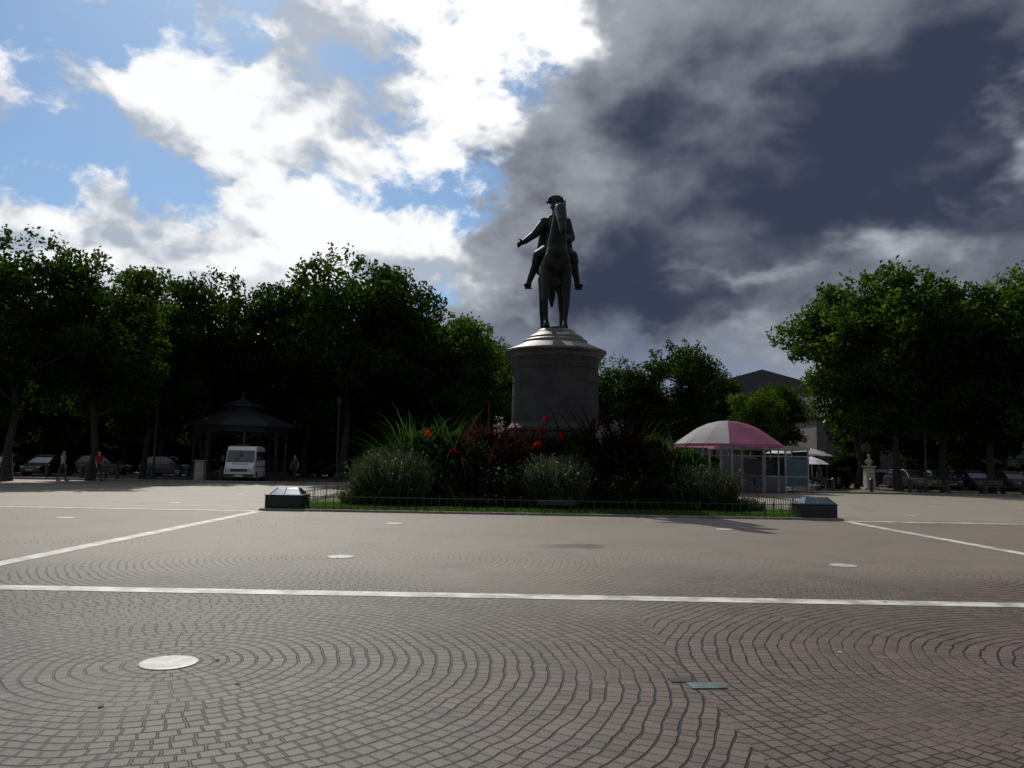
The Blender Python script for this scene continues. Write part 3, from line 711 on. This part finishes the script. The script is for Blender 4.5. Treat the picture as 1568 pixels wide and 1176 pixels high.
# ------------------------------------------------------------------ bandstand
wood = pmat('dark_painted_wood', (.03, .024, .02), .7); roofm = pmat('zinc_roof', (.022, .025, .03), .6, metallic=.2)
be = empty('bandstand', (-18.6, 55.0, 0))
m1 = MB(); m1.lathe([(3.4, .005), (3.4, .45), (3.3, .5)], n=8); m1.obj('platform', [granite], parent=be)
m1 = MB()
for i in range(8):
    a = 2 * math.pi * (i + .5) / 8; px, py = 3.0 * math.cos(a), 3.0 * math.sin(a); m1.box((px, py, 1.9), (.16, .16, 2.8), 0, a)
    b_ = 2 * math.pi * (i + 1.5) / 8; qx, qy = 3.0 * math.cos(b_), 3.0 * math.sin(b_)
    m1.tube((px, py, 3.2), .06, (qx, qy, 3.2), .06, 0, 4); m1.tube((px, py, 1.25), .03, (qx, qy, 1.25), .03, 0, 4)
    for k in range(1, 8):
        t = k / 8; m1.tube((px + (qx - px) * t, py + (qy - py) * t, .5), .012, (px + (qx - px) * t, py + (qy - py) * t, 1.25), .012, 0, 4)
    for k in range(6):
        t0, t1 = k / 6, (k + 1) / 6; f_ = lambda t: 2.6 + .5 * math.sin(math.pi * t)
        m1.tube((px + (qx - px) * t0, py + (qy - py) * t0, f_(t0)), .05, (px + (qx - px) * t1, py + (qy - py) * t1, f_(t1)), .05, 0, 4)
m1.obj('posts', [wood], parent=be)
m1 = MB(); m1.lathe([(3.75, 3.55), (3.75, 3.68), (3.0, 4.0), (1.3, 4.6), (1.25, 4.65)], n=8); m1.lathe([(3.2, 3.2), (3.2, 3.548)], n=8); m1.lathe([(1.0, 4.652), (1.0, 4.95)], n=8, mi=0); m1.lathe([(1.45, 4.952), (1.45, 5.04), (.5, 5.35), (.08, 5.6), (.05, 6.)], n=8); m1.obj('roof', [roofm], parent=be)

# ------------------------------------------------------------------ vehicles
def paint(name, c_): return pmat(name, c_, .3, tuple(q * .92 for q in c_), 1., spec=.5)
glassd = pmat('car_glass', (.02, .024, .03), .08, spec=.9); tyre = pmat('tyre_rubber', (.02, .02, .02), .85); chrome = pmat('wheel_alloy', (.2, .2, .21), .35, metallic=.7)
lampw = pmat('headlamp', (.5, .5, .48), .15); lampr = pmat('tail_lamp', (.3, .01, .01), .2); blackp = pmat('black_plastic', (.03, .03, .032), .6)
def wheel(mb, x, y, r_, w_=.2):
    mb.tube((x, y - w_ / 2, r_), r_, (x, y + w_ / 2, r_), r_, 0, 20); s_ = 1 if y > 0 else -1
    mb.tube((x, y + s_ * (w_ / 2 + .004), r_), r_ * .62, (x, y + s_ * (w_ / 2 + .012), r_), r_ * .55, 1, 14)
def loft(mb, secs, mi=0):
    vs = []
    for x_, wb, z0, wt, z1 in secs: vs += [(x_, -wb, z0), (x_, wb, z0), (x_, wb * .5 + wt * .5 + .02, (z0 + z1) / 2), (x_, wt, z1), (x_, -wt, z1), (x_, -wb * .5 - wt * .5 - .02, (z0 + z1) / 2)]
    fs = [(5, 4, 3, 2, 1, 0)]; n_ = len(secs)
    for k in range(n_ - 1):
        for i in range(6): j = (i + 1) % 6; fs.append((k * 6 + i, k * 6 + j, k * 6 + 6 + j, k * 6 + 6 + i))
    fs.append(tuple((n_ - 1) * 6 + i for i in range(6))); mb.add(vs, fs, mi)
def car(x, y, rz, c_, s=1., name='parked_car'):
    e = empty(name, (x, y, 0), rz, s); pm = paint('car_paint', c_)
    m1 = MB(); loft(m1, [(-2.0, .72, .34, .68, .72), (-1.92, .82, .24, .78, .86), (-1.3, .85, .2, .80, .94), (-.2, .86, .2, .80, .93), (.8, .86, .2, .80, .92), (1.5, .84, .2, .74, .80), (1.95, .78, .24, .66, .66), (2.05, .66, .3, .60, .55)])
    m1.obj('body', [pm], parent=e, bevel=.03, smooth=False)
    m2 = MB(); loft(m2, [(-1.85, .70, .86, .66, .90), (-1.45, .78, .88, .58, 1.36), (-.9, .79, .88, .58, 1.43), (.1, .79, .88, .58, 1.43), (.55, .78, .88, .60, 1.25), (1.15, .72, .86, .70, .90)]); m2.obj('glazing', [glassd], parent=e, bevel=.02)
    m3 = MB(); loft(m3, [(-1.50, .585, 1.33, .56, 1.38), (-.9, .60, 1.415, .52, 1.465), (.1, .60, 1.415, .52, 1.465), (.42, .60, 1.32, .56, 1.36)])
    for sy in (-1, 1):
        for xa, xb in ((-.25, -.25), (1.08, .40), (-1.72, -1.35)): m3.tube((xa, sy * .775, .92), .03, (xb, sy * .60, 1.38), .026, 0, 6)
        m3.box((.75, sy * .92, .95), (.14, .12, .12))
    m3.obj('roof', [pm], parent=e)
    m4 = MB()
    for xx in (-1.25, 1.28):
        for yy in (-.76, .76): wheel(m4, xx, yy, .31)
    m4.obj('wheels', [tyre, chrome], parent=e)
    m5 = MB()
    for sy in (-1, 1): m5.box((1.97, sy * .56, .62), (.12, .26, .12), 0); m5.box((-1.98, sy * .6, .76), (.08, .2, .16), 1)
    m5.box((2.03, 0, .36), (.06, 1.1, .14), 2); m5.box((2.07, 0, .42), (.02, .5, .1), 0); m5.box((-2.02, 0, .45), (.02, .5, .1), 0); m5.obj('lamps', [lampw, lampr, blackp], parent=e, bevel=.01)
cr = [(.05, .05, .06), (.02, .02, .025), (.015, .03, .09), (.08, .08, .09), (.015, .015, .02), (.11, .11, .12), (.04, .012, .012)]
for i, (x_, y_, a) in enumerate([(29.5, 59.3, 80), (32.2, 60, 95), (34.6, 60, 92), (37.0, 59.5, 88), (39.4, 60, 93), (41.8, 60, 90), (31.0, 66, 0), (36.6, 66, 0)]): car(x_, y_, R(-a), cr[i % 7])
for i, (x_, y_, a) in enumerate([(-34.5, 55, 88), (-32., 55.5, 92), (-37, 55, 90), (-25.6, 60, 10), (-31.3, 61.5, 5), (-39.5, 55, 90)]): car(x_, y_, R(-a), [(.010, .010, .013), (.018, .018, .02), (.010, .010, .012)][i % 3])

# white van
ve = empty('white_van', (-16.5, 49.8, 0), R(-80))
wp = paint('van_paint', (.62, .62, .60))
m1 = MB()
loft(m1, [(-2.35, .88, .32, .84, 2.05), (-2.28, .93, .28, .86, 2.16), (0, .94, .28, .86, 2.2), (1.25, .94, .28, .84, 2.16), (1.5, .93, .28, .82, 1.95), (2.0, .90, .28, .84, 1.2), (2.3, .88, .3, .80, 1.02), (2.42, .80, .36, .76, .85)])
m1.obj('body', [wp], parent=ve, bevel=.04)
m2 = MB()
vs = [(1.53, -.76, 1.93), (1.53, .76, 1.93), (2.03, .80, 1.24), (2.03, -.80, 1.24)]; m2.add(vs + [(a - .03, c_, z_ - .02) for a, c_, z_ in vs], [(0, 3, 2, 1), (4, 5, 6, 7), (0, 1, 5, 4), (2, 3, 7, 6), (1, 2, 6, 5), (3, 0, 4, 7)])
for sy in (-1, 1):
    m2.box((1.05, sy * .89, 1.6), (.85, .06, .55)); m2.box((-.1, sy * .895, 1.6), (1.1, .06, .55)); m2.box((-1.45, sy * .895, 1.6), (1.2, .06, .55))
m2.obj('windows', [glassd], parent=ve, bevel=.02)
m3 = MB()
for xx in (-1.5, 1.55):
    for yy in (-.82, .82): wheel(m3, xx, yy, .34, .22)
m3.obj('wheels', [tyre, chrome], parent=ve)
m4 = MB(); m4.box((2.43, 0, .42), (.14, 1.72, .2), 2); m4.box((2.42, 0, .74), (.05, .95, .16), 2)
for sy in (-1, 1): m4.box((2.40, sy * .64, .75), (.1, .24, .2), 0); m4.box((1.75, sy * 1.04, 1.45), (.08, .16, .3), 2); m4.box((-2.37, sy * .8, .9), (.05, .14, .4), 1)
m4.box((2.505, 0, .42), (.015, .5, .11), 0); m4.box((1.1, 0, 2.23), (.2, .9, .1), 2)
for k in range(5): m4.box((2.16, -.36 + k * .18, 1.125), (.16, .11, .012), 2)
m4.box((1.80, 0, 1.60), (.06, .05, .62), 2); m4.tube((2.07, -.3, 1.26), .012, (1.75, .1, 1.66), .012, 2, 5)
for sy in (-1, 1): m4.box((0, sy * .95, .95), (4.2, .02, .05), 2)
m4.obj('trim', [lampw, lampr, blackp], parent=ve, bevel=.005)

# ------------------------------------------------------------------ kiosk with pink tent roof
pink = leafmat('pink_canvas', (.46, .20, .32), (.42, .18, .29), (.55, .22, .38), .45, .3); wcan = leafmat('white_canvas', (.80, .77, .79), (.76, .73, .75), (.85, .80, .83), .45, .3)
fr = pmat('white_frame', (.28, .29, .29), .4); tq = pmat('turquoise_panel', (.03, .09, .10), .4)
te = empty('canopy_tent', (12.0, 44.3, 0))
m1 = MB(); n_ = 14; prof = [(0.02, 4.0), (.5, 3.97), (1.1, 3.82), (1.7, 3.55), (2.3, 3.15), (2.95, 2.68), (2.95, 2.54)]
for k in range(len(prof) - 1):
    for i in range(n_):
        a, c_ = 2 * math.pi * i / n_, 2 * math.pi * (i + 1) / n_; q_ = []
        for rr_, zz, ang_ in ((prof[k][0], prof[k][1], a), (prof[k + 1][0], prof[k + 1][1], a), (prof[k + 1][0], prof[k + 1][1], c_), (prof[k][0], prof[k][1], c_)): q_.append((rr_ * math.cos(ang_), rr_ * math.sin(ang_), zz))
        m1.add(q_, [(0, 1, 2, 3)], 1 if (5 <= i <= 9 and k < 5) else 0)
m1.obj('canvas', [pink, wcan], parent=te)
m1 = MB()
for i in range(n_):
    a = 2 * math.pi * i / n_
    for k in range(5): m1.tube((prof[k][0] * math.cos(a), prof[k][0] * math.sin(a), prof[k][1] - .03), .02, (prof[k + 1][0] * math.cos(a), prof[k + 1][0] * math.sin(a), prof[k + 1][1] - .03), .02, 0, 5)
    if i % 3 == 0: m1.tube((2.7 * math.cos(a + .5), 2.7 * math.sin(a + .5), 0.005), .035, (2.7 * math.cos(a + .5), 2.7 * math.sin(a + .5), 2.74), .035, 0, 8)
m1.obj('frame', [fr], parent=te)
ke = empty('snack_kiosk', (14.6, 47.3, 0))
m1 = MB()
m1.box((0, 0, 2.55), (5.2, 2.8, .16)); m1.box((0, -.1, 2.67), (4.9, 2.4, .08))
for xx in (-2.5, -1.3, 0, 1.2, 2.5):
    for yy in (-1.3, 1.3): m1.box((xx, yy, 1.23), (.09, .09, 2.46))
for zz in (.95, 2.1): m1.box((0, -1.3, zz), (5.0, .06, .07)); m1.box((0, 1.3, zz), (5.0, .06, .07))
m1.obj('frame', [fr], parent=ke)
m1 = MB(); m1.box((-.65, -1.3, .5), (1.2, .04, .84), 1); m1.box((1.85, -1.3, 1.2), (1.2, .045, 1.6), 0); m1.box((.6, -1.3, .5), (1.1, .04, .84), 1); m1.box((-1.9, -1.3, .5), (1.1, .04, .84), 1); m1.box((0, .6, 1.0), (3.5, .6, 1.9), 1); m1.box((-.65, -1.45, 1.02), (1.3, .4, .05), 1)
m1.box((-1.9, -1.31, 1.52), (1.1, .02, 1.05), 2); m1.box((2.52, 0, 1.3), (.03, 2.4, 2.2), 2); m1.obj('panels', [tq, pmat('grey_panel', (.08, .09, .10), .5), glassd], parent=ke)
def parasol(x, y, h=2.6, w_=1.5, canvas=None):
    e = empty('cafe_parasol', (x, y, 0), rt.uniform(0, 1))
    m1 = MB(); m1.lathe([(w_, h - .5), (w_ * .55, h - .2), (.05, h)], n=8); m1.obj('canopy', [canvas or wcan], parent=e)
    m1 = MB(); m1.tube((0, 0, 0), .03, (0, 0, h + .08), .03, 0, 8); m1.lathe([(.3, .0), (.3, .08), (.1, .12)], n=12); m1.obj('pole', [fr], parent=e)
parasol(18.9, 54.5, 2.9); parasol(20.4, 55.5, 2.9, 1.3); parasol(20., 53.2, 2.2, 1.2); parasol(21.5, 57, 2.8, 1.4)
def cafe_table(x, y):
    e = empty('cafe_table', (x, y, 0)); m1 = MB(); m1.lathe([(.38, .72), (.38, .75)], n=16); m1.tube((0, 0, 0), .03, (0, 0, .72), .03); m1.lathe([(.25, .0), (.25, .03)], n=12)
    for a in (0, 2.2, 4.2):
        cx, cy = .7 * math.cos(a), .7 * math.sin(a); m1.box((cx, cy, .45), (.4, .4, .03), 1, a); m1.box((cx + .19 * math.cos(a), cy + .19 * math.sin(a), .68), (.03, .4, .42), 1, a)
        for dx in (-.17, .17):
            for dy in (-.17, .17): m1.box((cx + dx * math.cos(a) - dy * math.sin(a), cy + dx * math.sin(a) + dy * math.cos(a), .22), (.03, .03, .44), 1, a)
    m1.obj('table_and_chairs', [fr, blackp], parent=e)
for p_ in ((18.4, 52.6), (20.6, 52.4), (19.6, 55.6), (11.5, 43.6), (12.8, 44.9)): cafe_table(*p_)

# bust on stone pillar
ue = empty('bust_monument', (24.9, 55.6, 0)); stone_l = pmat('pale_limestone', (.42, .39, .33), .8, (.3, .28, .24), 3., .2)
m1 = MB(); m1.box((0, 0, .09), (1.0, 1.0, .18)); m1.box((0, 0, .87), (.62, .62, 1.38), 0, 0, .88); m1.box((0, 0, 1.61), (.72, .72, .1)); m1.obj('pillar', [stone_l], parent=ue, bevel=.015)
mb = MB(); mb.ell((0, 0, 1.95), (.28, .16, .2)); mb.capsule((0, 0, 1.66), .12, (0, 0, 1.85), .16); mb.capsule((0, 0, 2.1), .08, (0, -.02, 2.2), .07); mb.ell((0, -.02, 2.33), (.105, .125, .15)); mb.capsule((0, -.14, 2.33), .02, (0, -.155, 2.3), .022); mb.ell((0, .02, 2.38), (.12, .12, .12))
bm_ = remeshed(mb, .02, 3); bm_.materials.append(stone_l); o = bpy.data.objects.new('bust', bm_); COL.objects.link(o); o.parent = ue

poleM = pmat('dark_pole', (.02, .022, .025), .5)
def lamp(x, y, h=5.):
    e = empty('street_lamp', (x, y, 0)); m1 = MB(); m1.lathe([(.14, .0), (.14, .5), (.07, .6), (.045, h)], n=12); m1.obj('mast', [poleM], parent=e)
    m1 = MB(); m1.lathe([(.08, h), (.19, h + .4), (.19, h + .42), (.22, h + .45), (.04, h + .65)], n=12); m1.obj('lantern', [poleM], parent=e)
lamp(-22.4, 50.3, 4.4); lamp(-11.6, 53.5, 5); lamp(27.5, 53, 5); lamp(22.2, 56.2, 4.2)
def bollard(x, y, s_=1., m_=None):
    m1 = MB(); m1.lathe([(.11, .0), (.11, .7), (.13, .74), (.13, .82), (.05, .9)], n=12); m1.obj('bollard', [m_ or poleM], (x, y, 0), scale=s_)
for i in range(7): bollard(-30 + i * 2.1, 48.3)
for i in range(10): bollard(19.5 + i * 2.3, 48.4)
m1 = MB(); m1.box((0, 0, .6), (.6, .45, 1.2), 0, 0, .92); m1.box((0, 0, 1.24), (.68, .52, .08)); m1.obj('stone_pillar', [stone_l], (-19.6, 50.6, 0), bevel=.02)
def bench(x, y, rz=0.):
    e = empty('park_bench', (x, y, 0), rz); m1 = MB()
    for k in range(3): m1.box((0, -.15 + k * .15, .45), (1.7, .11, .04))
    for k in range(2): m1.box((0, .27, .62 + k * .16), (1.7, .03, .11))
    m1.obj('slats', [pmat('bench_wood', (.15, .09, .05), .7)], parent=e); m1 = MB()
    for xx in (-.7, .7): m1.box((xx, 0, .21), (.06, .42, .42)); m1.box((xx, .3, .5), (.05, .04, .7))
    m1.obj('legs', [poleM], parent=e)
bench(26.9, 51.3); bench(-26, 50, .3); bench(31, 51.6)

# ------------------------------------------------------------------ people
def person(x, y, rz, shirt, pants, step=.12, hair=(.03, .02, .015), name='pedestrian', h=1.72):
    mb = MB(); C = mb.capsule
    C((0, 0, .98), .125, (0, 0, 1.15), .115); C((0, 0, 1.15), .115, (0, 0, 1.38), .13); C((-.13, 0, 1.40), .07, (.13, 0, 1.40), .07); C((0, 0, 1.42), .055, (0, -.01, 1.54), .05)
    mb.ell((0, -.015, 1.62), (.075, .092, .115)); C((0, -.10, 1.61), .012, (0, -.112, 1.59), .015); C((-.078, 0, 1.62), .014, (-.08, 0, 1.60), .012); C((.078, 0, 1.62), .014, (.08, 0, 1.6), .012)
    for s_ in (-1, 1):
        d = step * s_; C((.085 * s_, 0, .93), .09, (.095 * s_, -d * .8, .5), .06); C((.095 * s_, -d * .8, .5), .058, (.1 * s_, -d * .9 + .04, .1), .04); C((.1 * s_, -d * .9 + .05, .045), .042, (.11 * s_, -d * .9 - .13, .035), .034)
        C((.19 * s_, 0, 1.38), .052, (.235 * s_, d * .5, 1.12), .04); C((.235 * s_, d * .5, 1.12), .038, (.24 * s_, d * .9 - .05, .88), .028)
        hx = .24 * s_; hy = d * .9 - .06; C((hx, hy, .86), .028, (hx, hy - .01, .80), .026)
        for k in range(4): C((hx, hy - .03 + k * .017, .79), .008, (hx - .01 * s_, hy - .035 + k * .017, .72 + abs(k - 1.5) * .008), .007)
        C((hx, hy - .035, .84), .009, (hx - .01 * s_, hy - .055, .78), .008)
    me = remeshed(mb, .014, 2)
    for m_ in (pmat('skin', (.45, .28, .2), .6), pmat('shirt', shirt, .9), pmat('trousers', pants, .9), pmat('hair', hair, .8), pmat('shoes', (.03, .03, .03), .6)): me.materials.append(m_)
    for p_ in me.polygons:
        c_ = p_.center; a = abs(c_.x)
        if c_.z > 1.47: mi = 3 if (c_.z > 1.68 or c_.y > .02 and c_.z > 1.55) else 0
        elif c_.z < .075: mi = 4
        elif a > .185 and c_.z < 1.2 : mi = 0
        elif c_.z < .98: mi = 2
        else: mi = 1
        p_.material_index = mi
    o = bpy.data.objects.new(name, me); COL.objects.link(o); o.location = (x, y, 0.004); o.rotation_euler = (0, 0, rz); o.scale = (h / 1.735,) * 3
person(-25.3, 45.3, R(100), (.35, .35, .36), (.05, .05, .07), .2); person(-23.9, 46.5, R(60), (.35, .02, .03), (.03, .03, .04), .15)
person(-14.0, 52.0, R(-20), (.06, .06, .08), (.04, .04, .05), .05); person(17.2, 51.5, R(40), (.3, .3, .32), (.05, .06, .12), .1); person(20.9, 54.2, R(200), (.05, .06, .1), (.1, .09, .07), .05)

scene.view_settings.view_transform = 'Standard'; scene.view_settings.look = 'None'; scene.view_settings.exposure = 0
print('objects', len(bpy.data.objects))
